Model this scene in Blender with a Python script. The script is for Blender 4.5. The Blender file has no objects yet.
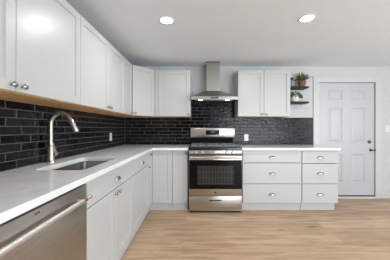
import bpy, bmesh, math, random
from mathutils import Vector, Matrix
random.seed(7)
S = bpy.context.scene
COL = S.collection

# ------------------------------------------------------------------ camera
cam_d = bpy.data.cameras.new('camera')
cam = bpy.data.objects.new('camera', cam_d); COL.objects.link(cam)
cam.location = (0, 0, 1.22); cam.rotation_euler = (math.pi/2, 0, 0)
cam_d.sensor_fit = 'HORIZONTAL'; cam_d.sensor_width = 36.0
cam_d.lens = 211.0/390.0*36.0
cam_d.shift_x = -3.0/390.0
cam_d.shift_y = -1.5/390.0
cam_d.clip_start = 0.02
S.camera = cam

# ------------------------------------------------------------------ world, exposure, daylight
w = bpy.data.worlds.new('world'); S.world = w; w.use_nodes = True
w.node_tree.nodes['Background'].inputs[0].default_value = (0.86, 0.93, 1.0, 1)
w.node_tree.nodes['Background'].inputs[1].default_value = 1.2
S.view_settings.view_transform = 'Standard'
S.view_settings.look = 'None'
S.view_settings.gamma = 1.0
S.view_settings.use_curve_mapping = False
S.view_settings.exposure = 0.2

def area(name, loc, rot, sx, sy, power, col):
    d = bpy.data.lights.new(name, 'AREA'); d.shape = 'RECTANGLE'; d.size = sx; d.size_y = sy
    d.energy = power; d.color = col
    o = bpy.data.objects.new(name, d); COL.objects.link(o); o.location = loc; o.rotation_euler = rot
    return o
area('rear_window_daylight', (2.75, -3.12, 1.05), (math.radians(108), 0, 0), 2.9, 1.9, 135, (0.86, 0.945, 1.0))
area('side_window_daylight', (4.32, 0.3, 1.35), (math.radians(104), 0, math.radians(90)), 2.2, 1.3, 52, (0.85, 0.935, 1.0))

# ------------------------------------------------------------------ materials
def mat(name, col, rough=0.5, metal=0.0, emit=None, strength=0, spec=0.5):
    m = bpy.data.materials.new(name); m.use_nodes = True
    b = m.node_tree.nodes['Principled BSDF']
    b.inputs['Base Color'].default_value = (*col, 1)
    b.inputs['Roughness'].default_value = rough
    b.inputs['Metallic'].default_value = metal
    b.inputs['Specular IOR Level'].default_value = spec
    if emit:
        b.inputs['Emission Color'].default_value = (*emit, 1)
        b.inputs['Emission Strength'].default_value = strength
    return m
def nodes(m): return m.node_tree.nodes, m.node_tree.links, m.node_tree.nodes['Principled BSDF']
def coords(m, scale):
    n, l, b = nodes(m)
    t = n.new('ShaderNodeTexCoord'); mp = n.new('ShaderNodeMapping'); mp.inputs['Scale'].default_value = scale
    l.new(t.outputs['Object'], mp.inputs['Vector'])
    return mp
def noise_tint(m, scale, c1, c2, nscale=1.0, detail=4, lo=0.35, hi=0.65):
    n, l, b = nodes(m)
    mp = coords(m, scale)
    nz = n.new('ShaderNodeTexNoise'); nz.inputs['Scale'].default_value = nscale; nz.inputs['Detail'].default_value = detail
    l.new(mp.outputs[0], nz.inputs['Vector'])
    r = n.new('ShaderNodeValToRGB'); r.color_ramp.elements[0].position = lo; r.color_ramp.elements[1].position = hi
    r.color_ramp.elements[0].color = (*c1, 1); r.color_ramp.elements[1].color = (*c2, 1)
    l.new(nz.outputs['Fac'], r.inputs['Fac']); l.new(r.outputs['Color'], b.inputs['Base Color'])
    return nz
def bump(m, scale, nscale, strength, dist):
    n, l, b = nodes(m)
    mp = coords(m, scale)
    nz = n.new('ShaderNodeTexNoise'); nz.inputs['Scale'].default_value = nscale; nz.inputs['Detail'].default_value = 2
    l.new(mp.outputs[0], nz.inputs['Vector'])
    bp = n.new('ShaderNodeBump'); bp.inputs['Strength'].default_value = strength; bp.inputs['Distance'].default_value = dist
    l.new(nz.outputs['Fac'], bp.inputs['Height']); l.new(bp.outputs['Normal'], b.inputs['Normal'])

M = {}
M['cab'] = mat('white_cabinet_paint', (0.545, 0.548, 0.545), 0.34)
M['wall'] = mat('wall_paint', (0.625, 0.625, 0.618), 0.7); bump(M['wall'], (1,1,1), 180, 0.05, 0.001)
M['ceil'] = mat('ceiling_paint', (0.84, 0.875, 0.91), 0.8)
M['dark_box'] = mat('dark_box_paint', (0.16, 0.15, 0.14), 0.8)  # dark paint of the unseen box added to darken tile reflections
M['trim'] = mat('trim_paint', (0.64, 0.64, 0.64), 0.4)
M['door'] = mat('door_paint', (0.555, 0.56, 0.575), 0.35)
M['raw'] = mat('raw_plywood', (0.6, 0.33, 0.13), 0.55); noise_tint(M['raw'], (14, 2, 14), (0.56, 0.29, 0.11), (0.86, 0.52, 0.24), 2.0)
M['steel'] = mat('brushed_steel', (0.62, 0.595, 0.57), 0.3, 1.0); noise_tint(M['steel'], (1, 1, 60), (0.42, 0.395, 0.37), (0.52, 0.49, 0.465), 3.0)
M['steel_dark'] = mat('dishwasher_steel', (0.5, 0.47, 0.44), 0.3, 1.0); noise_tint(M['steel_dark'], (1, 1, 40), (0.46, 0.43, 0.40), (0.53, 0.50, 0.47), 3.0)
M['hood'] = mat('hood_steel', (0.36, 0.35, 0.33), 0.34, 1.0)
M['nickel'] = mat('brushed_nickel', (0.60, 0.56, 0.51), 0.3, 1.0)
M['bar'] = mat('satin_steel_bar', (0.72, 0.70, 0.68), 0.48, 1.0)
M['chrome'] = mat('satin_hardware', (0.40, 0.39, 0.37), 0.25, 1.0)
M['black'] = mat('black_enamel', (0.012, 0.012, 0.013), 0.2)
M['iron'] = mat('cast_iron', (0.19, 0.19, 0.205), 0.4)
M['glass_black'] = mat('black_oven_glass', (0.004, 0.004, 0.004), 0.06, spec=0.15)
M['glass_win'] = mat('oven_window_glass', (0.032, 0.030, 0.028), 0.1, spec=0.25)
m = M['glass_win']
n, l, b = nodes(m); mp = coords(m, (1, 1, 1)); sx = n.new('ShaderNodeSeparateXYZ'); cx = n.new('ShaderNodeCombineXYZ')
l.new(mp.outputs[0], sx.inputs[0]); l.new(sx.outputs['X'], cx.inputs['X']); l.new(sx.outputs['Z'], cx.inputs['Y'])
bk = n.new('ShaderNodeTexBrick'); bk.offset = 0.0; l.new(cx.outputs[0], bk.inputs['Vector'])
bk.inputs['Scale'].default_value = 1; bk.inputs['Brick Width'].default_value = 0.045; bk.inputs['Row Height'].default_value = 0.085; bk.inputs['Mortar Size'].default_value = 0.006
bk.inputs['Color1'].default_value = (0.018, 0.017, 0.016, 1); bk.inputs['Color2'].default_value = (0.026, 0.025, 0.024, 1); bk.inputs['Mortar'].default_value = (0.05, 0.047, 0.044, 1)
l.new(bk.outputs['Color'], b.inputs['Base Color'])
M['dark'] = mat('dark_recess', (0.02, 0.02, 0.02), 0.6)
M['filter'] = mat('hood_filter_mesh', (0.3, 0.29, 0.28), 0.4, 1.0)
M['lamp'] = mat('lamp_lens', (1, 1, 1), 0.4, emit=(1, 0.97, 0.92), strength=14)
M['hoodlamp'] = mat('hood_lamp_lens', (1, 1, 1), 0.4, emit=(1, 0.96, 0.9), strength=5)
M['plastic'] = mat('white_plastic', (0.82, 0.82, 0.8), 0.35)
M['terra'] = mat('terracotta', (0.33, 0.125, 0.06), 0.75); noise_tint(M['terra'], (1,1,1), (0.15, 0.075, 0.042), (0.25, 0.13, 0.08), 25)
M['leaf'] = mat('spiky_leaf', (0.09, 0.14, 0.045), 0.5); noise_tint(M['leaf'], (1,1,1), (0.03, 0.06, 0.018), (0.20, 0.24, 0.13), 40)
M['leaf2'] = mat('bushy_leaf', (0.035, 0.10, 0.02), 0.5); noise_tint(M['leaf2'], (1,1,1), (0.015, 0.055, 0.01), (0.08, 0.19, 0.04), 60)
M['soil'] = mat('soil', (0.03, 0.02, 0.014), 0.9)
M['ceramic'] = mat('white_ceramic', (0.78, 0.78, 0.76), 0.3)
M['shelf'] = mat('dark_stained_wood', (0.02, 0.02, 0.02), 0.6, spec=0.3); noise_tint(M['shelf'], (3, 40, 40), (0.014, 0.013, 0.014), (0.03, 0.028, 0.03), 2.0)
M['handle_dark'] = mat('dark_hardware_and_gap_shadow', (0.10, 0.095, 0.09), 0.35, 1.0)
M['display'] = mat('black_display', (0.006, 0.007, 0.01), 0.12)
M['blue'] = mat('display_digits', (0.02, 0.05, 0.1), 0.3, emit=(0.45, 0.6, 0.8), strength=0.12)
M['vent'] = mat('black_vent_and_gap_shade', (0.008, 0.008, 0.008), 0.9, spec=0.1)
M['copper'] = mat('copper_wood_reflection', (0.62, 0.30, 0.17), 0.3, 1.0)  # copper tone stands in for wood reflected in the dishwasher handle
M['threshold'] = mat('door_threshold', (0.7, 0.68, 0.65), 0.45)
M['grout'] = mat('dark_grout', (0.10, 0.10, 0.10), 0.85)
M['sweep'] = mat('black_rubber', (0.012, 0.012, 0.016), 0.6)

# quartz
m = M['quartz'] = mat('white_quartz', (0.74, 0.735, 0.72), 0.18)
nz = noise_tint(m, (1, 1, 1), (0.84, 0.855, 0.86), (0.93, 0.935, 0.935), 5.0, 8, 0.38, 0.6); nz.inputs['Distortion'].default_value = 1.6

# glossy black hand-made tile
m = M['tile'] = mat('black_glazed_tile', (0.010, 0.010, 0.012), 0.14, spec=0.22)
bump(m, (1, 1, 1), 22, 0.8, 0.0055)
n, l, b = nodes(m)
oi = n.new('ShaderNodeAttribute'); oi.attribute_name = 'tint'; 
mx = n.new('ShaderNodeMix'); mx.data_type = 'RGBA'
mx.inputs['A'].default_value = (0.003, 0.003, 0.0035, 1); mx.inputs['B'].default_value = (0.016, 0.016, 0.018, 1)
l.new(oi.outputs['Fac'], mx.inputs['Factor']); l.new(mx.outputs['Result'], b.inputs['Base Color'])

# oak plank floor
m = M['floor'] = mat('oak_plank_floor', (0.4, 0.27, 0.17), 0.42)
n, l, b = nodes(m)
tc = n.new('ShaderNodeTexCoord')
bk = n.new('ShaderNodeTexBrick'); bk.offset = 0.37; bk.squash = 1.0
bk.inputs['Scale'].default_value = 1.0; bk.inputs['Brick Width'].default_value = 1.25; bk.inputs['Row Height'].default_value = 0.18
bk.inputs['Mortar Size'].default_value = 0.0012; bk.inputs['Mortar Smooth'].default_value = 0.2; bk.inputs['Bias'].default_value = 0.0
bk.inputs['Color1'].default_value = (0.50, 0.34, 0.212, 1); bk.inputs['Color2'].default_value = (0.62, 0.44, 0.288, 1)
bk.inputs['Mortar'].default_value = (0.40, 0.265, 0.165, 1)
l.new(tc.outputs['Object'], bk.inputs['Vector'])
mp = n.new('ShaderNodeMapping'); mp.inputs['Scale'].default_value = (1.3, 16, 1); l.new(tc.outputs['Object'], mp.inputs['Vector'])
nz = n.new('ShaderNodeTexNoise'); nz.inputs['Scale'].default_value = 1.6; nz.inputs['Detail'].default_value = 7; nz.inputs['Distortion'].default_value = 0.7
l.new(mp.outputs[0], nz.inputs['Vector'])
rp = n.new('ShaderNodeValToRGB'); rp.color_ramp.elements[0].position = 0.32; rp.color_ramp.elements[1].position = 0.62
rp.color_ramp.elements[0].color = (0.72, 0.67, 0.62, 1); rp.color_ramp.elements[1].color = (1.08, 1.08, 1.08, 1)
l.new(nz.outputs['Fac'], rp.inputs['Fac'])
mu = n.new('ShaderNodeMix'); mu.data_type = 'RGBA'; mu.blend_type = 'MULTIPLY'; mu.inputs['Factor'].default_value = 1
l.new(bk.outputs['Color'], mu.inputs['A']); l.new(rp.outputs['Color'], mu.inputs['B'])
# darker knots
mp2 = n.new('ShaderNodeMapping'); mp2.inputs['Scale'].default_value = (2.2, 7, 1); l.new(tc.outputs['Object'], mp2.inputs['Vector'])
nk = n.new('ShaderNodeTexNoise'); nk.inputs['Scale'].default_value = 1.9; nk.inputs['Detail'].default_value = 3
l.new(mp2.outputs[0], nk.inputs['Vector'])
rk = n.new('ShaderNodeValToRGB'); rk.color_ramp.elements[0].position = 0.66; rk.color_ramp.elements[1].position = 0.76
rk.color_ramp.elements[0].color = (1, 1, 1, 1); rk.color_ramp.elements[1].color = (0.62, 0.53, 0.45, 1)
l.new(nk.outputs['Fac'], rk.inputs['Fac'])
mu2 = n.new('ShaderNodeMix'); mu2.data_type = 'RGBA'; mu2.blend_type = 'MULTIPLY'; mu2.inputs['Factor'].default_value = 1
l.new(mu.outputs['Result'], mu2.inputs['A']); l.new(rk.outputs['Color'], mu2.inputs['B'])
l.new(mu2.outputs['Result'], b.inputs['Base Color'])

# ------------------------------------------------------------------ mesh helpers
class Frame:
    """u runs along the front, n points out of it, z up"""
    def __init__(self, o, u, n): self.o = Vector(o); self.u = Vector(u).normalized(); self.n = Vector(n).normalized()
    def p(self, u, n, z): return self.o + self.u*u + self.n*n + Vector((0, 0, z))
WORLD = Frame((0,0,0), (1,0,0), (0,1,0))

class MB:
    def __init__(self): self.bm = bmesh.new()
    def box(self, f, u0, u1, n0, n1, z0, z1, bev=0.0):
        bm = bmesh.new()
        v = [bm.verts.new(f.p(u, n_, z)) for z in (z0, z1) for (u, n_) in ((u0,n0),(u1,n0),(u1,n1),(u0,n1))]
        for q in ((3,2,1,0),(4,5,6,7),(0,1,5,4),(1,2,6,5),(2,3,7,6),(3,0,4,7)): bm.faces.new([v[i] for i in q])
        if bev: bmesh.ops.bevel(bm, geom=bm.edges[:], offset=bev, segments=2, affect='EDGES', profile=0.5)
        self.add(bm); return self
    def add(self, bm):
        bmesh.ops.recalc_face_normals(bm, faces=bm.faces[:])
        me = bpy.data.meshes.new('tmp'); bm.to_mesh(me); bm.free()
        self.bm.from_mesh(me); bpy.data.meshes.remove(me)
    def poly(self, pts, faces):
        bm = bmesh.new(); v = [bm.verts.new(p) for p in pts]
        for q in faces: bm.faces.new([v[i] for i in q])
        self.add(bm); return self
    def lathe(self, base, axis, prof, seg=20):
        """prof: list of (radius, distance along axis)"""
        bm = bmesh.new(); a = Vector(axis).normalized(); base = Vector(base)
        t = a.orthogonal().normalized(); s = a.cross(t)
        rings = []
        for r, h in prof:
            if r < 1e-6: rings.append([bm.verts.new(base + a*h)])
            else: rings.append([bm.verts.new(base + a*h + (t*math.cos(2*math.pi*k/seg) + s*math.sin(2*math.pi*k/seg))*r) for k in range(seg)])
        for A, B in zip(rings, rings[1:]):
            for k in range(seg):
                k2 = (k+1) % seg
                if len(A) == 1 and len(B) == 1: continue
                if len(A) == 1: bm.faces.new((A[0], B[k], B[k2]))
                elif len(B) == 1: bm.faces.new((A[k2], A[k], B[0]))
                else: bm.faces.new((A[k], A[k2], B[k2], B[k]))
        for R in (rings[0], rings[-1]):
            if len(R) > 1: bm.faces.new(R)
        self.add(bm); return self
    def tube(self, path, radii, seg=12, flat=1.0):
        bm = bmesh.new(); P = [Vector(p) for p in path]
        if not hasattr(radii, '__len__'): radii = [radii]*len(P)
        T = [(P[min(i+1, len(P)-1)] - P[max(i-1, 0)]).normalized() for i in range(len(P))]
        nrm = T[0].orthogonal().normalized(); rings = []
        for i, p in enumerate(P):
            nrm = (nrm - T[i]*nrm.dot(T[i])).normalized(); bi = T[i].cross(nrm)
            rings.append([bm.verts.new(p + (nrm*math.cos(2*math.pi*k/seg)*flat + bi*math.sin(2*math.pi*k/seg))*radii[i]) for k in range(seg)])
        for A, B in zip(rings, rings[1:]):
            for k in range(seg): bm.faces.new((A[k], A[(k+1)%seg], B[(k+1)%seg], B[k]))
        bm.faces.new(rings[0]); bm.faces.new(rings[-1])
        self.add(bm); return self
    def build(self, name, material, parent=None, smooth=False, bevel=0.0):
        me = bpy.data.meshes.new(name)
        org = Vector((0,0,0)); r = parent
        while r is not None: org += r.location; r = r.parent
        o = bpy.data.objects.new(name, me); COL.objects.link(o)
        if parent is None:
            pts = [v.co for v in self.bm.verts]
            org = Vector((sum(p.x for p in pts)/len(pts), sum(p.y for p in pts)/len(pts), min(p.z for p in pts)))
            o.location = org
        else: o.parent = parent
        bmesh.ops.translate(self.bm, verts=self.bm.verts[:], vec=-org)
        self.bm.to_mesh(me); self.bm.free()
        me.materials.append(material)
        if smooth:
            for p in me.polygons: p.use_smooth = True
            me.set_sharp_from_angle(angle=math.radians(40))
        if bevel:
            md = o.modifiers.new('edge', 'BEVEL'); md.width = bevel; md.segments = 2; md.limit_method = 'ANGLE'
        return o

def thing(name, loc, label, cat, group=None):
    o = bpy.data.objects.new(name, None); COL.objects.link(o); o.location = loc; o.empty_display_size = 0.1
    tag(o, label, cat, group); return o
def tag(o, label, cat, group=None):
    o['label'] = label; o['category'] = cat
    if group: o['group'] = group
    return o
def struct(o): o['kind'] = 'structure'; return o

# ------------------------------------------------------------------ room dimensions
XL, XR, YB, YF, H = -1.287, 4.40, 3.70, -3.20, 2.307
T = 0.12
struct(MB().box(WORLD, XL-T, XR+T, YF-T, YB+T, -0.1, 0.0).build('floor', M['floor']))
struct(MB().box(WORLD, XL-T, XR+T, YF-T, YB+T, H, H+0.1).build('ceiling', M['ceil']))
struct(MB().box(WORLD, XL-T, XL, YF, YB, 0, H).build('wall_left', M['wall']))
# back wall with a door opening
DX0, DX1, DZ1 = 2.122, 3.104, 2.028
struct(MB().box(WORLD, XL-T, DX0, YB, YB+T, 0, H).box(WORLD, DX1, XR+T, YB, YB+T, 0, H).box(WORLD, DX0, DX1, YB, YB+T, DZ1, H).build('wall_back', M['wall']))
# right wall with window opening, rear wall with wide glazed opening
struct(MB().box(WORLD, XR, XR+T, YF, -0.8, 0, H).box(WORLD, XR, XR+T, 1.4, YB, 0, H).box(WORLD, XR, XR+T, -0.8, 1.4, 0, 0.7).box(WORLD, XR, XR+T, -0.8, 1.4, 2.0, H).build('wall_right', M['wall']))
# rear wall: opening to a dark box added for tile reflections on the left, wide patio glazing on the right
WX0, WX1, HX = 1.25, 4.25, 0.95
struct(MB().box(WORLD, XL-T, -1.20, YF-T, YF, 0, H).box(WORLD, HX, WX0, YF-T, YF, 0, H).box(WORLD, WX1, XR+T, YF-T, YF, 0, H).box(WORLD, -1.20, HX, YF-T, YF, 2.2, H).box(WORLD, WX0, WX1, YF-T, YF, 2.1, H).build('wall_rear', M['wall']))
hx0, hx1, hy0, hy1 = -1.20, HX, YF-T-3.0, YF-T
struct(MB().box(WORLD, hx0-T, hx0, hy0, hy1, 0, H).box(WORLD, hx1, hx1+T, hy0, hy1, 0, H).box(WORLD, hx0-T, hx1+T, hy0-T, hy0, 0, H).box(WORLD, hx0-T, hx1+T, hy0-T, hy1, H, H+0.1).box(WORLD, hx0-T, hx1+T, hy0-T, hy1, -0.1, 0).build('wall_added_dark_box', M['dark_box']))  # added out of view so the tiles mirror something dark
fr = MB()
for u in (WX0, 2.22, 3.22, WX1-0.06): fr.box(WORLD, u, u+0.06, YF-0.09, YF-0.03, 0.0, 2.1)
fr.box(WORLD, WX0, WX1, YF-0.09, YF-0.03, 0.0, 0.06).box(WORLD, WX0, WX1, YF-0.09, YF-0.03, 2.04, 2.1)
struct(fr.build('window_1', M['trim']))
fr = MB()
for u in (-0.8, 0.27, 1.34): fr.box(WORLD, XR+0.03, XR+0.09, u, u+0.06, 0.7, 2.0)
fr.box(WORLD, XR+0.03, XR+0.09, -0.8, 1.4, 0.7, 0.76).box(WORLD, XR+0.03, XR+0.09, -0.8, 1.4, 1.94, 2.0)
struct(fr.build('window_2', M['trim']))

# door casing, baseboards
CW = 0.105
c = MB()
c.box(WORLD, DX0-CW, DX0, YB-0.018, YB, 0, DZ1+CW, 0.004)
c.box(WORLD, DX1, DX1+CW, YB-0.018, YB, 0, DZ1+CW, 0.004)
c.box(WORLD, DX0-CW+0.001, DX1+CW-0.001, YB-0.0175, YB, DZ1, DZ1+CW-0.001, 0.004)
struct(c.build('trim_1', M['trim']))
struct(MB().box(WORLD, DX1+CW, XR, YB-0.014, YB, 0, 0.14, 0.004).build('baseboard_back', M['trim']))
struct(MB().box(WORLD, XR-0.014, XR, YF, YB-0.014, 0, 0.14, 0.004).build('baseboard_right', M['trim']))
struct(MB().box(WORLD, DX0, DX1, YB-0.03, YB+0.10, 0.0, 0.028, 0.004).build('trim_2', M['threshold']))

# entry door, six raised panels
FB = Frame((0, YB+0.014, 0), (1,0,0), (0,-1,0))     # front of the door, slightly set back in the casing
def panel_door(f, x0, x1, z0, z1, xs, zs, th=0.042):
    mb = MB(); xs = [x0]+xs+[x1]; zs = [z0]+zs+[z1]
    bm = bmesh.new()
    def quad(r, d): return [bm.verts.new(f.p(u, d, z)) for u, z in ((r[0],r[2]),(r[1],r[2]),(r[1],r[3]),(r[0],r[3]))]
    for i in range(len(xs)-1):
        for j in range(len(zs)-1):
            r = (xs[i], xs[i+1], zs[j], zs[j+1])
            a = quad(r, 0)
            if i % 2 == 1 and j % 2 == 1:
                for ins, d in ((0.014, -0.011), (0.024, -0.011), (0.044, -0.003)):
                    rr = (r[0]+ins, r[1]-ins, r[2]+ins, r[3]-ins); q = quad(rr, d)
                    for k in range(4): bm.faces.new((a[k], a[(k+1)%4], q[(k+1)%4], q[k]))
                    a = q
            bm.faces.new(a)
    bmesh.ops.remove_doubles(bm, verts=bm.verts[:], dist=1e-5)
    me = bpy.data.meshes.new('t'); bm.to_mesh(me); bm.free(); mb.bm.from_mesh(me)
    mb.box(f, x0, x1, -th, -0.0125, z0, z1)
    # edge lips closing the gap between face and slab
    mb.box(f, x0, x0+0.004, -0.0125, -0.0002, z0, z1).box(f, x1-0.004, x1, -0.0125, -0.0002, z0, z1)
    mb.box(f, x0, x1, -0.0125, -0.0002, z1-0.004, z1).box(f, x0, x1, -0.0125, -0.0002, z0, z0+0.004)
    return mb
door = panel_door(FB, DX0+0.006, DX1-0.006, 0.046, DZ1-0.008, [2.290, 2.540, 2.690, 2.934], [0.264, 0.766, 0.98, 1.585, 1.72, 1.892]).build('door_1', M['door'])
struct(door)
MB().box(FB, DX0+0.006, DX1-0.006, -0.04, 0.003, 0.028, 0.046).build('door_sweep', M['sweep'], door)
hb = MB(); hb.lathe(FB.p(3.035, 0, 0.843), FB.n, [(0.026,0),(0.026,0.006),(0.012,0.009),(0.012,0.045),(0.0,0.046)])
hb.tube([FB.p(3.035,0.04,0.843), FB.p(3.06,0.045,0.843), FB.p(3.092,0.045,0.842)], [0.0105,0.010,0.009])
hb.build('door_handle', M['handle_dark'], door, True)
MB().lathe(FB.p(3.010, 0, 0.985), FB.n, [(0.029,0),(0.029,0.010),(0.022,0.016),(0.010,0.017),(0.010,0.02),(0,0.02)]).build('deadbolt', M['handle_dark'], door, True)
for z in (0.25, 1.02, 1.80):
    MB().lathe((DX0+0.004, YB-0.004, z-0.05), (0,0,1), [(0.0065,0),(0.0065,0.1)], 10).build('hinge', M['chrome'], door, True)

# ------------------------------------------------------------------ cabinet building blocks
def shaker(f, u0, u1, n0, z0, z1, th=0.02, stile=0.058, rec=0.010, ch=0.002):
    mb = MB(); n1 = n0+th; e = 0.0015
    def rect(a, n_): return [f.p(u0+a, n_, z0+a), f.p(u1-a, n_, z0+a), f.p(u1-a, n_, z1-a), f.p(u0+a, n_, z1-a)]
    rings = [rect(0, n0), rect(0, n1-e), rect(e, n1), rect(stile, n1), rect(stile+ch, n1-rec)]
    pts = [p for r in rings for p in r]; faces = [(3,2,1,0)]
    for k in range(len(rings)-1):
        for i in range(4):
            faces.append((4*k+i, 4*k+(i+1)%4, 4*k+4+(i+1)%4, 4*k+4+i))
    L = 4*(len(rings)-1); faces.append((L, L+1, L+2, L+3))
    return mb.poly(pts, faces)
def slab(f, u0, u1, n0, z0, z1, th=0.02): return MB().box(f, u0, u1, n0, n0+th, z0, z1, 0.0025)
def knob(f, u, n_, z, parent):
    return MB().lathe(f.p(u, n_, z), f.n, [(0.009,0),(0.007,0.003),(0.0055,0.012),(0.010,0.016),(0.0155,0.019),(0.0165,0.023),(0.013,0.027),(0.006,0.029),(0,0.0295)], 16).build('knob', M['chrome'], parent, True)
def cup_pull(f, u, n_, z, parent, a=0.052, bb=0.030, c=0.026):
    bm = bmesh.new(); NU, NV = 16, 7
    for off, in ((0.0,), (0.003,)):
        A, B, C = a-off, bb-off, c-off
        R = []
        for j in range(NV+1):
            ph = math.pi/2*j/NV
            if j == NV: R.append([bm.verts.new(f.p(u, n_+C, z))])
            else: R.append([bm.verts.new(f.p(u+A*math.cos(math.pi*i/NU)*math.cos(ph), n_+C*math.sin(ph), z+B*math.sin(math.pi*i/NU)*math.cos(ph))) for i in range(NU+1)])
        for j in range(NV):
            for i in range(NU):
                if j == NV-1: bm.faces.new((R[j][i], R[j][i+1], R[j+1][0]))
                else: bm.faces.new((R[j][i], R[j][i+1], R[j+1][i+1], R[j+1][i]))
    mb = MB(); mb.add(bm)
    mb.box(f, u-a-0.008, u+a+0.008, n_, n_+0.003, z-0.004, z+0.006)
    return mb.build('cup_pull', M['chrome'], parent, True)
def carcass(f, u0, u1, depth, z0, z1, t=0.018, top=True, back=True):
    mb = MB()
    mb.box(f, u0, u0+t, -depth, 0, z0, z1).box(f, u1-t, u1, -depth, 0, z0, z1)
    mb.box(f, u0+t, u1-t, -depth, 0, z0, z0+t)
    if top: mb.box(f, u0+t, u1-t, -depth, 0, z1-t, z1)
    else: mb.box(f, u0+t, u1-t, -0.02, 0, z1-0.04, z1)
    if back: mb.box(f, u0+t, u1-t, -depth, -depth+0.006, z0+t, z1-t)
    return mb
G = 0.0024   # half a door gap

# ------------------------------------------------------------------ wall cabinets
UZ0, UZ1 = 1.412, 2.158
UD = 0.300
XU = -0.963                                   # front plane of the doors on the left wall
FL = Frame((XU-0.022, 0, 0), (0,1,0), (1,0,0))  # carcass front; doors stand 2 mm off it
YU = 3.38
FK = Frame((0, YU+0.022, 0), (1,0,0), (0,-1,0))
GW = 'white shaker wall cabinets'
def wall_cab(f, u0, u1, label, doors, knobs, z0=UZ0, z1=UZ1, depth=UD, filler=None):
    t = thing('wall_cabinet', f.p((u0+u1)/2, -depth/2, z0), label, 'cabinet', GW)
    carcass(f, u0, u1, depth, z0+0.006, z1).build('carcass', M['cab'], t)
    MB().box(f, u0+0.001, u1-0.001, -depth, -0.001, z0, z0+0.006).build('underside', M['raw'], t)['label'] = 'raw brown plywood underside'
    if filler: MB().box(f, filler[0], filler[1], 0, 0.02, z0+0.004, z1).build('filler_strip', M['cab'], t)
    for (a, b_), k in zip(doors, knobs):
        d = shaker(f, a+G, b_-G, 0.002, z0+0.004, z1-0.004).build('door', M['cab'], t)
        if k is not None: knob(f, k, 0.022, z0+0.036, d)
    return t
wall_cab(FL, 0.518, 1.730, 'two-door white wall cabinet nearest the camera, over the dishwasher and sink', [(0.518,1.118),(1.118,1.730)], [1.088,1.155])
wall_cab(FL, 1.732, 2.787, 'two-door white wall cabinet on the left wall, second from the camera', [(1.732,2.262),(2.262,2.787)], [2.230,2.305])
wall_cab(FL, 2.789, 3.078, 'narrow single-door white wall cabinet just before the diagonal corner cabinet', [(2.789,3.078)], [3.045])

# diagonal corner wall cabinet
pA = Vector((XU, 3.080, 0)); pB = Vector((-0.689, YU, 0))
ud = (pB-pA).normalized(); nd = Vector((ud.y, -ud.x, 0))
FD = Frame(pA - nd*0.022, ud, nd); LD = (pB-pA).length
t = thing('wall_cabinet', (XL+0.25, YB-0.25, UZ0), 'diagonal corner white wall cabinet where the two runs meet', 'cabinet', GW)
def prism(z0, z1, ins=0.0):
    base = [(XL+0.002, YB-0.002), (XL+0.002, 3.080), (XU-0.024, 3.080), (-0.689, YU+0.024), (-0.689, YB-0.002)]
    k = len(base); pts = [Vector((x, y, z)) for z in (z0, z1) for x, y in base]
    return MB().poly(pts, [tuple(range(k)), tuple(range(k, 2*k))] + [(i, (i+1)%k, k+(i+1)%k, k+i) for i in range(k)])
prism(UZ0+0.006, UZ1).build('carcass', M['cab'], t)
prism(UZ0, UZ0+0.006).build('underside', M['raw'], t)['label'] = 'raw brown plywood underside'
d = shaker(FD, 0.012, LD-0.012, 0.003, UZ0+0.004, UZ1-0.004).build('door', M['cab'], t)
knob(FD, 0.045, 0.023, UZ0+0.036, d)

wall_cab(FK, -0.687, -0.120, 'single-door white wall cabinet to the left of the range hood', [(-0.640,-0.120)], [-0.150], filler=(-0.687,-0.642))
wall_cab(FK, 0.641, 1.482, 'two-door white wall cabinet to the right of the range hood, beside the shelves', [(0.641,1.058),(1.058,1.482)], [1.022,1.094])

# ------------------------------------------------------------------ base cabinets
CZ = 0.937; CT = 0.036; BZ1 = CZ-CT            # counter top, thickness, cabinet top
BZ0 = 0.112
XBF = -0.678; FLB = Frame((XBF-0.022, 0, 0), (0,1,0), (1,0,0)); BD = XBF-0.022-XL-0.004
YBF = 3.12;  FKB = Frame((0, YBF+0.022, 0), (1,0,0), (0,-1,0)); BDK = YB-YBF-0.022-0.004
GB = 'white base cabinets'
def kick(f, u0, u1, t, rec=0.022, e=0.0): return MB().box(f, u0+e, u1-e, -rec-0.02, -rec, 0.0, BZ0-0.002).build('toe_kick', M['cab'], t)
RTOP = BZ1-0.008
# end panel + dishwasher
tag(MB().box(FLB, 0.560, 0.582, -BD, 0.022, 0.0, BZ1).build('cabinet_end_panel', M['cab']), 'white end panel on the near side of the dishwasher', 'panel')

dw = thing('dishwasher', FLB.p(0.925, -BD/2, 0), 'stainless steel dishwasher with a long bar handle under the left countertop', 'dishwasher')
MB().box(FLB, 0.588, 1.264, -BD+0.02, -0.002, 0.11, BZ1-0.004).build('tub', M['dark'], dw)
dd = MB().box(FLB, 0.590, 1.262, 0.0, 0.036, 0.125, 0.888, 0.004).build('door', M['steel_dark'], dw, True)
MB().box(FLB, 0.600, 1.258, -0.06, -0.04, 0.0, 0.108).build('toe_kick', M['dark'], dw)
MB().box(FLB, 0.858, 0.886, 0.0358, 0.0368, 0.868, 0.8735).build('badge', M['dark'], dd)
hd = MB().tube([FLB.p(u, 0.075, 0.825) for u in (0.605, 0.9, 1.1, 1.228)], 0.0125, 16)
hd.build('handle', M['bar'], dd, True)
for u in (0.628, 1.160):
    MB().tube([FLB.p(u, 0.034, 0.825), FLB.p(u, 0.067, 0.825)], 0.009, 12).build('handle_post', M['nickel'], dd, True)
    MB().tube([FLB.p(u-0.014, 0.075, 0.825), FLB.p(u+0.014, 0.075, 0.825)], 0.0136, 16).build('handle_collar', M['copper'], dd, True)['label'] = 'collar with the reflected wood tone in its colour'  # wood reflection put into the collar colour

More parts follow.
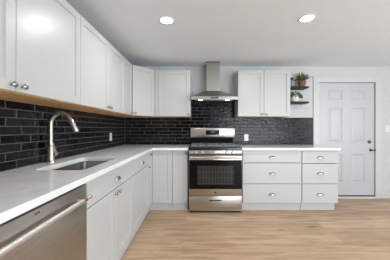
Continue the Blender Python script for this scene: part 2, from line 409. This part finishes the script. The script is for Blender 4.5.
# sink base : one wide false drawer front, two doors
t = thing('base_cabinet', FLB.p(1.746, -BD/2, 0), 'sink base cabinet with one wide drawer front and two doors, beside the dishwasher', 'cabinet', GB)
carcass(FLB, 1.266, 2.209, BD, BZ0, BZ1, top=False).build('carcass', M['cab'], t)
kick(FLB, 1.266, 2.209, t)
dr = slab(FLB, 1.266+G, 2.209-G, 0.002, 0.728, RTOP).build('drawer_front', M['cab'], t); cup_pull(FLB, 1.775, 0.022, 0.792, dr)
for a, b_, k in ((1.266, 1.746, 1.710), (1.746, 2.209, 1.784)):
    d = shaker(FLB, a+G, b_-G, 0.002, BZ0+0.005, 0.722).build('door', M['cab'], t); knob(FLB, k, 0.022, 0.690, d)
# drawer over door
t = thing('base_cabinet', FLB.p(2.57, -BD/2, 0), 'base cabinet with one drawer over one door, between sink cabinet and corner', 'cabinet', GB)
carcass(FLB, 2.211, 2.920, BD, BZ0, BZ1).build('carcass', M['cab'], t)
kick(FLB, 2.211, 2.920, t)
dr = slab(FLB, 2.211+0.006, 2.920-G, 0.002, 0.728, RTOP).build('drawer', M['cab'], t); cup_pull(FLB, 2.575, 0.022, 0.792, dr)
d = shaker(FLB, 2.211+G, 2.920-G, 0.002, BZ0+0.005, 0.722).build('door', M['cab'], t); knob(FLB, 2.880, 0.022, 0.690, d)
# corner base with a folding pair of leaves
t = thing('base_cabinet', (XL+0.3, YB-0.3, 0), 'corner base cabinet with a folding two-leaf door in the angle of the counter', 'cabinet', GB)
def ell(z0, z1):
    base = [(XL+0.004, YB-0.004), (XL+0.004, 2.922), (XBF-0.022, 2.922), (XBF-0.022, YBF+0.022), (-0.383, YBF+0.022), (-0.383, YB-0.004)]
    k = len(base); pts = [Vector((x, y, z)) for z in (z0, z1) for x, y in base]
    return MB().poly(pts, [tuple(range(k)), tuple(range(k, 2*k))] + [(i, (i+1)%k, k+(i+1)%k, k+i) for i in range(k)])
ell(BZ0, BZ1).build('carcass', M['cab'], t)
MB().box(FLB, 2.922, YBF+0.042, -0.042, -0.022, 0, BZ0-0.002).box(FKB, XBF-0.042, -0.383, -0.042, -0.022, 0, BZ0-0.002).build('toe_kick', M['cab'], t)
d = shaker(FLB, 2.922+G, YBF+0.018, 0.002, BZ0+0.005, RTOP, stile=0.05).build('door', M['cab'], t); knob(FLB, 2.960, 0.022, 0.855, d)
d = shaker(FKB, XBF+0.004, -0.383-G, 0.002, BZ0+0.005, RTOP).build('door', M['cab'], t)
# narrow cabinet by the range
t = thing('base_cabinet', FKB.p(-0.27, -BDK/2, 0), 'narrow single-door base cabinet touching the left side of the range', 'cabinet', GB)
carcass(FKB, -0.381, -0.152, BDK, BZ0, BZ1).build('carcass', M['cab'], t)
kick(FKB, -0.381, -0.152, t)
d = shaker(FKB, -0.381+G, -0.152-G, 0.002, BZ0+0.005, RTOP, stile=0.05).build('door', M['cab'], t); knob(FKB, -0.180, 0.022, 0.855, d)
# two three-drawer banks
def bank(u0, u1, label, dz):
    t = thing('drawer_cabinet', FKB.p((u0+u1)/2, -BDK/2, 0), label, 'cabinet', 'three-drawer base cabinets')
    carcass(FKB, u0, u1, BDK, BZ0, BZ1).build('carcass', M['cab'], t)
    kick(FKB, u0, u1 - (0.03 if dz else 0), t)
    for z0, z1, zp in ((0.117, 0.398, 0.250), (0.404, 0.706-dz, 0.560), (0.714-dz, RTOP-dz, 0.800-dz*0.5)):
        d = slab(FKB, u0+G, u1-G, 0.002, z0, z1).build('drawer', M['cab'], t)
        cup_pull(FKB, (u0+u1)/2, 0.022, zp-0.012, d)
bank(0.660, 1.534, 'wide three-drawer white base cabinet touching the right side of the range', 0.0)
bank(1.540, 2.074, 'narrower three-drawer white base cabinet at the end of the counter by the door', 0.008)

# ------------------------------------------------------------------ countertops
def rrect(x0, x1, y0, y1, r, seg=6):
    out = []
    for cx, cy, a0 in ((x1-r, y1-r, 0), (x0+r, y1-r, 90), (x0+r, y0+r, 180), (x1-r, y0+r, 270)):
        for k in range(seg+1):
            a = math.radians(a0 + 90*k/seg); out.append((cx+r*math.cos(a), cy+r*math.sin(a)))
    return out
XCF = -0.655; YCF = 3.067; SX0, SX1, SY0, SY1 = -1.125, -0.778, 1.435, 2.06
def counter(outer, holes):
    bm = bmesh.new(); es = []
    for loop in [outer]+holes:
        v = [bm.verts.new((x, y, CZ)) for x, y in loop]
        es += [bm.edges.new((v[i], v[(i+1)%len(v)])) for i in range(len(v))]
    bmesh.ops.triangle_fill(bm, edges=es, use_beauty=True)
    r = bmesh.ops.extrude_face_region(bm, geom=bm.faces[:])
    bmesh.ops.translate(bm, verts=[g for g in r['geom'] if isinstance(g, bmesh.types.BMVert)], vec=(0, 0, -CT))
    mb = MB(); mb.add(bm); return mb
ct = counter([(XL+0.001, 0.55), (XCF, 0.55), (XCF, YCF), (-0.140, YCF), (-0.140, YB-0.001), (XL+0.001, YB-0.001)], [rrect(SX0, SX1, SY0, SY1, 0.05)]).build('countertop', M['quartz'], None, False, 0.004)
tag(ct, 'L-shaped white quartz countertop on the left with the sink cut into it', 'countertop', 'white quartz countertops')
ct = counter([(0.642, YCF), (2.078, YCF), (2.078, YB-0.001), (0.642, YB-0.001)], []).build('countertop', M['quartz'], None, False, 0.004)
tag(ct, 'straight white quartz countertop right of the range, over the drawer cabinets', 'countertop', 'white quartz countertops')

# undermount sink
sk = thing('sink', ((SX0+SX1)/2, (SY0+SY1)/2, 0.71), 'undermount stainless steel sink set into the left countertop', 'sink')
bm = bmesh.new(); loops = []
for ins, z, r in ((-0.018, BZ1-0.001, 0.06), (0.004, BZ1-0.001, 0.046), (0.008, 0.75, 0.045), (0.022, 0.722, 0.04), (0.05, 0.715, 0.03)):
    loops.append([bm.verts.new((x, y, z)) for x, y in rrect(SX0+ins, SX1-ins, SY0+ins, SY1-ins, r)])
for A, B in zip(loops, loops[1:]):
    for k in range(len(A)): bm.faces.new((A[k], A[(k+1)%len(A)], B[(k+1)%len(A)], B[k]))
bm.faces.new(loops[-1])
mb = MB(); mb.add(bm); o = mb.build('basin', M['steel'], sk, True)
md = o.modifiers.new('wall', 'SOLIDIFY'); md.thickness = 0.0015; md.offset = 0
MB().lathe(((SX0+SX1)/2, (SY0+SY1)/2, 0.7165), (0,0,1), [(0.042,0),(0.042,0.003),(0.03,0.004),(0.026,0.001),(0,0.001)]).build('drain', M['chrome'], sk, True)

# faucet
fx, fy = -1.232, 1.768
fa = thing('faucet', (fx, fy, CZ), 'tall brushed nickel gooseneck faucet behind the sink', 'faucet')
MB().lathe((fx, fy, CZ), (0,0,1), [(0.034,0),(0.034,0.006),(0.028,0.012),(0.0255,0.02),(0.0255,0.135),(0.020,0.148),(0,0.149)]).build('body', M['nickel'], fa, True)
R = 0.085; zt = 1.262
path = [(fx, fy, CZ+0.14), (fx, fy, 1.15), (fx, fy, zt)]
for k in range(1, 14):
    a = math.pi*(1 - k/15.0*1.02); path.append((fx+R+R*math.cos(a), fy, zt+R*math.sin(a)))
e = Vector(path[-1]); tn = (Vector(path[-1])-Vector(path[-2])).normalized()
MB().tube(path, 0.016, 14).build('neck', M['nickel'], fa, True)
MB().tube([e, e+tn*0.012, e+tn*0.035, e+tn*0.108, e+tn*0.113], [0.017, 0.019, 0.0195, 0.0215, 0.0195], 16).build('spray_head', M['nickel'], fa, True)
MB().tube([e+tn*0.1125, e+tn*0.115], [0.015, 0.015], 16).build('spray_face', M['dark'], fa, True)
hub = Vector((fx, fy, 1.005))
MB().tube([hub+Vector((0,0.015,0)), hub+Vector((0,0.05,0)), hub+Vector((0,0.062,0)), hub+Vector((0,0.066,0))], [0.021,0.023,0.021,0.012], 16).build('handle_hub', M['nickel'], fa, True)
MB().tube([hub+Vector((0.0,0.052,0.010)), hub+Vector((-0.002,0.042,0.05)), hub+Vector((-0.004,0.030,0.095))], [0.0105,0.009,0.0075], 12).build('lever', M['nickel'], fa, True)
MB().lathe(hub+Vector((0.0245,0,0)), (1,0,0), [(0.010,0),(0.010,0.003),(0,0.0035)]).build('sensor', M['dark'], fa, True)

# ------------------------------------------------------------------ tile backsplashes
ROW = 0.0593; LEN = 0.252; GR = 0.0058
class Tiles:
    def __init__(s, f, wob): s.f = f; s.wob = wob; s.bm = bmesh.new(); s.tint = []
    def tile(s, u0, u1, z0, z1):
        u0 += GR/2; u1 -= GR/2; z0 += GR/2; z1 -= GR/2
        if u1-u0 < 0.008 or z1-z0 < 0.008: return
        e = 0.0025; th = 0.0075
        a, b_ = random.gauss(0, 0.005), random.gauss(0, s.wob)
        uc, zc = (u0+u1)/2, (z0+z1)/2
        def h(u, z): return th + a*(u-uc) + b_*(z-zc)
        R0 = [(u0,z0),(u1,z0),(u1,z1),(u0,z1)]; R1 = [(u0+e,z0+e),(u1-e,z0+e),(u1-e,z1-e),(u0+e,z1-e)]
        A = [s.bm.verts.new(s.f.p(u, 0.002, z)) for u, z in R0]; B = [s.bm.verts.new(s.f.p(u, h(u,z)-0.0015, z)) for u, z in R0]
        Cc = [s.bm.verts.new(s.f.p(u, h(u,z), z)) for u, z in R1]
        fs = []
        for P, Q in ((A, B), (B, Cc)):
            for k in range(4): fs.append(s.bm.faces.new((P[k], P[(k+1)%4], Q[(k+1)%4], Q[k])))
        fs.append(s.bm.faces.new(Cc))
        t = random.random()**1.6; s.tint += [t]*len(fs)
    def build(s, parent):
        bmesh.ops.recalc_face_normals(s.bm, faces=s.bm.faces[:])
        tint = s.tint; mb = MB(); mb.bm.free(); mb.bm = s.bm
        o = mb.build('tiles', M['tile'], parent)
        at = o.data.attributes.new('tint', 'FLOAT', 'FACE')
        for i, v in enumerate(tint): at.data[i].value = v
        return o
def rows(tl, u0, u1, z0, z1, bay=None):
    r = 0; z = z0
    top = bay[2] if bay else z1
    while z < top-0.004:
        za, zb = z, z+ROW
        spans = []
        if zb <= z1+1e-6: spans = [(u0, u1, za, zb)]
        else:
            if za < z1: spans += [(u0, bay[0] if bay else u1, za, z1)] + ([(bay[1], u1, za, z1)] if bay else [])
            if bay: spans.append((bay[0], bay[1], za, min(zb, bay[2])))
        off = -((r % 2)*LEN/2 + (0.04 if r % 3 == 0 else 0))
        for a, b_, c_, d_ in spans:
            u = u0 + off
            while u < b_:
                x0, x1 = max(u, a), min(u+LEN, b_)
                if x1 > x0: tl.tile(x0, x1, c_, d_)
                u += LEN
        r += 1; z = zb
BZ = CZ+0.001
bs = thing('tile_backsplash', (0.4, YB, BZ), 'glossy black tile backsplash on the back wall behind the range', 'backsplash', 'black tile backsplashes')
FT = Frame((0, YB-0.0005, 0), (1,0,0), (0,-1,0))
MB().box(FT, XL+0.002, 2.014, 0, 0.005, BZ, UZ0-0.002).box(FT, -0.118, 0.639, 0, 0.005, UZ0-0.002, 1.69).build('grout', M['grout'], bs)
tl = Tiles(FT, 0.010); rows(tl, XL+0.010, 2.014, BZ, UZ0-0.002, (-0.118, 0.639, 1.69)); tl.build(bs)
bs = thing('tile_backsplash', (XL, 2.0, BZ), 'glossy black tile backsplash on the left wall behind the faucet', 'backsplash', 'black tile backsplashes')
FTL = Frame((XL+0.0005, 0, 0), (0,1,0), (1,0,0))
MB().box(FTL, 0.52, YB-0.006, 0, 0.005, BZ, UZ0-0.002).build('grout', M['grout'], bs)
tl = Tiles(FTL, 0.022); rows(tl, 0.52, YB-0.010, BZ, UZ0-0.002); tl.build(bs)

# outlets and switch
def outlet(f, u, z, label, n_, slots=True, cat='outlet', name='wall_outlet'):
    t = thing(name, f.p(u, n_, z), label, cat)
    MB().box(f, u-0.036, u+0.036, n_, n_+0.005, z-0.058, z+0.058, 0.002).build('cover_plate', M['plastic'], t)
    if slots:
        for dz in (-0.022, 0.022):
            r = MB().box(f, u-0.016, u+0.016, n_+0.005, n_+0.007, z+dz-0.014, z+dz+0.014, 0.001).build('receptacle', M['plastic'], t)
            MB().box(f, u-0.008, u-0.005, n_+0.007, n_+0.0074, z+dz-0.004, z+dz+0.006).box(f, u+0.005, u+0.008, n_+0.007, n_+0.0074, z+dz-0.004, z+dz+0.006).build('slot', M['dark'], r)
    else:
        MB().box(f, u-0.015, u+0.015, n_+0.005, n_+0.008, z-0.03, z+0.03, 0.001).build('rocker', M['plastic'], t)
outlet(FTL, 3.085, 1.098, 'white wall outlet on the black tiles of the left wall', 0.0095)
outlet(FT, 0.845, 1.062, 'white wall outlet on the black tiles just right of the range', 0.0095)
outlet(Frame((0, YB, 0), (1,0,0), (0,-1,0)), 3.325, 1.215, 'white light switch on the wall right of the entry door', 0.0005, False, 'light switch', 'light_switch')

# ------------------------------------------------------------------ range
RX0, RX1, RY = -0.134, 0.636, 3.030
FR = Frame((0, RY+0.030, 0), (1,0,0), (0,-1,0))     # body front; door and drawer stand 30 mm proud
RC = (RX0+RX1)/2
rg = thing('gas_range', (RC, 3.36, 0), 'stainless steel gas range with black oven door and black cooktop', 'range')
MB().box(FR, RX0, RX1, -0.60, 0, 0.030, 0.905).build('body', M['steel'], rg)
for u in (RX0+0.05, RX1-0.05):
    for n_ in (-0.03, -0.55): MB().lathe(FR.p(u, n_, 0), (0,0,1), [(0.02,0),(0.02,0.01),(0.012,0.012),(0.012,0.032)], 12).build('foot', M['dark'], rg)
ck = MB().box(FR, RX0, RX1, -0.60, 0.028, 0.905, 0.944, 0.004).build('cooktop', M['black'], rg)
for u in (RC-0.25, RC, RC+0.25):
    for n_ in ((-0.15, -0.42) if u != RC else (-0.285,)):
        bn = MB().lathe(FR.p(u, n_, 0.944), (0,0,1), [(0.05,0),(0.05,0.004),(0.04,0.01),(0.034,0.010),(0.034,0.016),(0,0.017)]).build('burner', M['iron'], rg, True)
for k in range(3):
    u0 = RX0+0.02+k*0.2435; u1 = u0+0.2405; g = MB(); b2 = 0.006
    for u in (u0, u1-2*b2): g.box(FR, u, u+2*b2, -0.55, -0.04, 0.957, 0.973)
    for n_ in (-0.55, -0.415, -0.28, -0.145, -0.052): g.box(FR, u0, u1, n_, n_+2*b2, 0.957, 0.973)
    um = (u0+u1)/2; g.box(FR, um-b2, um+b2, -0.55, -0.04, 0.958, 0.974)
    for u in (u0, u1-2*b2):
        for n_ in (-0.55, -0.052): g.box(FR, u, u+2*b2, n_, n_+2*b2, 0.943, 0.958)
    g.build('grate', M['iron'], rg)
MB().box(FR, RX0+0.003, RX1-0.003, 0, 0.022, 0.8325, 0.8475).build('gap_shade_strip', M['vent'], rg)  # dark strip painted in for the shade between panel and oven door
cp = MB().box(FR, RX0+0.002, RX1-0.002, 0, 0.034, 0.848, 0.905, 0.004).build('control_panel', M['steel'], rg, True)
for px in (195.5, 202.0, 214.9, 227.0, 232.8):
    u = (px-198.0)/69.6
    MB().lathe(FR.p(u, 0.034, 0.876), FR.n, [(0.0245,0),(0.0245,0.004),(0.020,0.006),(0.018,0.028),(0.015,0.031),(0,0.0315)], 20).build('knob', M['nickel'], cp, True)
# oven door
od = MB().box(FR, RX0+0.003, RX1-0.003, 0.001, 0.030, 0.254, 0.829, 0.003).build('oven_door', M['steel'], rg, True)
MB().box(FR, RX0+0.006, RX1-0.006, 0.030, 0.034, 0.350, 0.768, 0.0015).build('glass_panel', M['glass_black'], od)
MB().box(FR, RC-0.262, RC+0.262, 0.034, 0.0345, 0.415, 0.682).build('window', M['glass_win'], od)
MB().tube([FR.p(u, 0.075, 0.803) for u in (RX0+0.03, RC, RX1-0.03)], 0.0125, 14).build('handle', M['nickel'], od, True)
for u in (RX0+0.055, RX1-0.055): MB().tube([FR.p(u, 0.028, 0.803), FR.p(u, 0.07, 0.803)], 0.009, 10).build('handle_post', M['nickel'], od, True)
em = MB().lathe(FR.p(RC, 0.030, 0.302), FR.n, [(0.0125,0),(0.0125,0.0012),(0.0108,0.0016),(0.0108,0.001),(0,0.001)], 24).build('emblem', M['handle_dark'], od, True)
# storage drawer
sd = MB().box(FR, RX0+0.003, RX1-0.003, 0.001, 0.030, 0.056, 0.246, 0.006).build('drawer', M['steel'], rg, True)
MB().box(FR, RC-0.085, RC+0.085, 0.0295, 0.032, 0.176, 0.194, 0.001).build('pull_slot', M['dark'], sd)
MB().box(FR, RX0+0.02, RX1-0.02, -0.03, -0.005, 0.004, 0.031).build('toe_panel', M['dark'], rg)
# backguard
FG = Frame((0, 3.62, 0), (1,0,0), (0,-1,0))
MB().box(FG, RX0+0.03, RX1-0.03, -0.045, -0.006, 0.944, 1.075).build('vent', M['vent'], rg)
bg = MB().box(FG, RC-0.380, RC+0.380, -0.045, 0.0, 1.066, 1.230, 0.008).build('backguard', M['steel'], rg, True)
dp = MB().box(FG, RC-0.118, RC+0.118, 0.0, 0.002, 1.112, 1.192, 0.0008).build('display', M['display'], bg)
MB().box(FG, RC-0.035, RC+0.035, 0.002, 0.0024, 1.152, 1.172).build('clock_digits', M['blue'], dp)

# ------------------------------------------------------------------ range hood
HX0, HX1, HY = -0.106, 0.606, 3.20
HC = (HX0+HX1)/2
hd = thing('range_hood', (HC, 3.45, 1.655), 'stainless steel chimney range hood mounted above the range', 'range hood')
FH = Frame((0, HY, 0), (1,0,0), (0,-1,0)); YW = YB-0.011
dpt = YW-HY
band = MB()
band.box(FH, HX0, HX1, -0.016, 0, 1.658, 1.708, 0.002).box(FH, HX0, HX0+0.014, -dpt, -0.016, 1.658, 1.708).box(FH, HX1-0.014, HX1, -dpt, -0.016, 1.658, 1.708)
band = band.build('fascia', M['hood'], hd)
MB().box(FH, HC-0.06, HC+0.06, 0, 0.0015, 1.676, 1.696).build('control_strip', M['display'], band)
MB().box(FH, HC-0.014, HC+0.014, 0.0015, 0.002, 1.681, 1.691).build('display', M['blue'], band)
CX0, CX1, CY = 0.138, 0.356, 3.43
lo = [(HX0,HY),(HX1,HY),(HX1,YW),(HX0,YW)]; hi = [(CX0-0.01,CY-0.01),(CX1+0.01,CY-0.01),(CX1+0.01,YW),(CX0-0.01,YW)]
MB().poly([Vector((x,y,1.708)) for x,y in lo]+[Vector((x,y,1.832)) for x,y in hi], [(0,1,2,3),(4,5,6,7)]+[(i,(i+1)%4,4+(i+1)%4,4+i) for i in range(4)]).build('canopy', M['steel'], hd)
MB().box(WORLD, CX0, CX1, CY, YW, 1.832, H-0.012, 0.002).build('chimney', M['hood'], hd)
MB().box(WORLD, CX0-0.006, CX1+0.006, CY-0.006, YW, H-0.012, H-0.001).build('chimney_shadow_strip', M['handle_dark'], hd)  # dark strip stands in for the shadow gap under the ceiling
up = MB().box(FH, HX0+0.014, HX1-0.014, -dpt, -0.016, 1.668, 1.674).build('underside_panel', M['black'], hd)
for u0, u1 in ((HX0+0.05, HC-0.006), (HC+0.006, HX1-0.05)):
    f_ = MB().box(FH, u0, u1, -dpt+0.05, -0.13, 1.663, 1.668)
    k = u0+0.012
    while k < u1-0.01: f_.box(FH, k, k+0.006, -dpt+0.06, -0.14, 1.660, 1.663); k += 0.016
    f_.build('grease_filter', M['filter'], hd)
for u in (0.038, 0.454):
    MB().lathe(FH.p(u, -0.07, 1.668), (0,0,-1), [(0.034,0),(0.034,0.006),(0.03,0.008),(0,0.008)]).build('lamp', M['hoodlamp'], hd, True)

# ------------------------------------------------------------------ shelves and what stands on them
def shelf(z, label):
    t = MB().box(WORLD, 1.490, 1.842, 3.50, YB-0.001, z-0.030, z, 0.002).build('floating_shelf', M['shelf'])
    tag(t, label, 'shelf', 'dark floating shelves')
shelf(1.922, 'upper dark wooden floating shelf beside the right wall cabinet, under the terracotta pot')
shelf(1.670, 'lower dark wooden floating shelf beside the right wall cabinet, under the white pot')
def pot(cx, cy, z, prof, m_, parent): return MB().lathe((cx, cy, z), (0,0,1), prof, 28).build('pot', m_, parent, True)
px_, py_ = 1.764, 3.585; z = 1.9225
t = thing('potted_plant', (px_, py_, z), 'spiky-leaved plant in a terracotta pot on the upper shelf', 'plant')
p = pot(px_, py_, z, [(0.047,0),(0.053,0.025),(0.060,0.068),(0.066,0.070),(0.067,0.098),(0.060,0.098),(0.058,0.086),(0,0.086)], M['terra'], t)
MB().lathe((px_, py_, z+0.0865), (0,0,1), [(0.0575,0),(0.03,0.006),(0,0.007)]).build('soil', M['soil'], p, True)
fo = MB()
for k in range(64):
    a = random.uniform(0, 2*math.pi); lean = random.uniform(0.1, 1.0)**0.8; L = random.uniform(0.12, 0.20)
    pts = []; r0 = random.uniform(0, 0.03)
    for s in range(6):
        q = s/5; rr = r0 + L*lean*0.78*(q**1.25); hh = L*q*(1.08-0.42*lean) - 0.05*lean*q*q
        pts.append((px_+rr*math.cos(a), min(py_+rr*math.sin(a), YB-0.012), z+0.088+hh))
    fo.tube(pts, [0.007, 0.0105, 0.010, 0.008, 0.005, 0.001], 6, 0.45)
fo.build('foliage', M['leaf'], t, True)
px_, py_ = 1.645, 3.59; z = 1.6705
t = thing('potted_plant', (px_, py_, z), 'low bushy green plant in a white pot on the lower shelf', 'plant')
p = pot(px_, py_, z, [(0.058,0),(0.072,0.02),(0.080,0.098),(0.078,0.102),(0.072,0.102),(0.07,0.09),(0,0.09)], M['ceramic'], t)
MB().lathe((px_, py_, z+0.0905), (0,0,1), [(0.070,0),(0.04,0.008),(0,0.01)]).build('soil', M['soil'], p, True)
fo = MB()
for k in range(240):
    a = random.uniform(0, 2*math.pi); r = 0.105*math.sqrt(random.random()); hh = 0.062 + 0.115*random.random()*(1-(r/0.125)**2)
    c0 = Vector((px_+r*math.cos(a)*1.15, min(py_+r*math.sin(a)*0.95, YB-0.03), z+hh))
    dv = Vector((math.cos(a+random.gauss(0,.7)), math.sin(a+random.gauss(0,.7)), random.uniform(-0.2, 0.9))).normalized()*random.uniform(0.018, 0.032)
    if c0.y+dv.y > YB-0.008: dv.y = -abs(dv.y)
    fo.tube([c0, c0+dv*0.35, c0+dv*0.7, c0+dv], [0.002, 0.0085, 0.0075, 0.001], 6, 0.4)
fo.build('foliage', M['leaf2'], t, True)
# small black ornament half hidden behind the wall cabinet
ox, oy, z = 1.583, 3.56, 1.9225
t = thing('ornament', (ox, oy, z), 'small black ornament with a round head left of the terracotta pot', 'ornament')
MB().lathe((ox, oy, z), (0,0,1), [(0.024,0),(0.024,0.006),(0.008,0.014),(0.006,0.06),(0.007,0.118),(0,0.12)], 18).build('stand', M['black'], t, True)
MB().lathe((ox, oy, z+0.114), (0,0,1), [(0,0)]+[(0.023*math.sin(math.pi*k/8), 0.023-0.023*math.cos(math.pi*k/8)) for k in range(1, 8)]+[(0,0.046)], 18).build('head', M['black'], t, True)
MB().tube([(ox+0.012, oy, z+0.13), (ox+0.032, oy-0.002, z+0.112), (ox+0.048, oy-0.004, z+0.104)], [0.007, 0.006, 0.008], 10).build('arm', M['black'], t, True)

# ------------------------------------------------------------------ ceiling downlights
def downlight(x, y, label, power=7):
    t = thing('ceiling_light', (x, y, H), label, 'ceiling light', 'round recessed ceiling lights')
    MB().lathe((x, y, H-0.0005), (0,0,-1), [(0.074,0),(0.074,0.004),(0.070,0.007),(0.060,0.006),(0.060,0.001)], 36).build('trim_ring', M['plastic'], t, True)
    MB().lathe((x, y, H-0.001), (0,0,-1), [(0.060,0),(0.060,0.004),(0.05,0.006),(0,0.007)], 36).build('lens', M['lamp'], t, True)
    d_ = bpy.data.lights.new('downlight_lamp', 'AREA'); d_.shape = 'DISK'; d_.size = 0.11; d_.energy = power; d_.color = (1.0, 0.99, 0.97)
    o = bpy.data.objects.new('downlight_lamp', d_); COL.objects.link(o); o.parent = t; o.location = (0, 0, -0.03)
downlight(-0.313, 2.114, 'round recessed ceiling light near the left wall cabinets')
downlight(1.072, 2.076, 'round recessed ceiling light out over the open floor on the right')
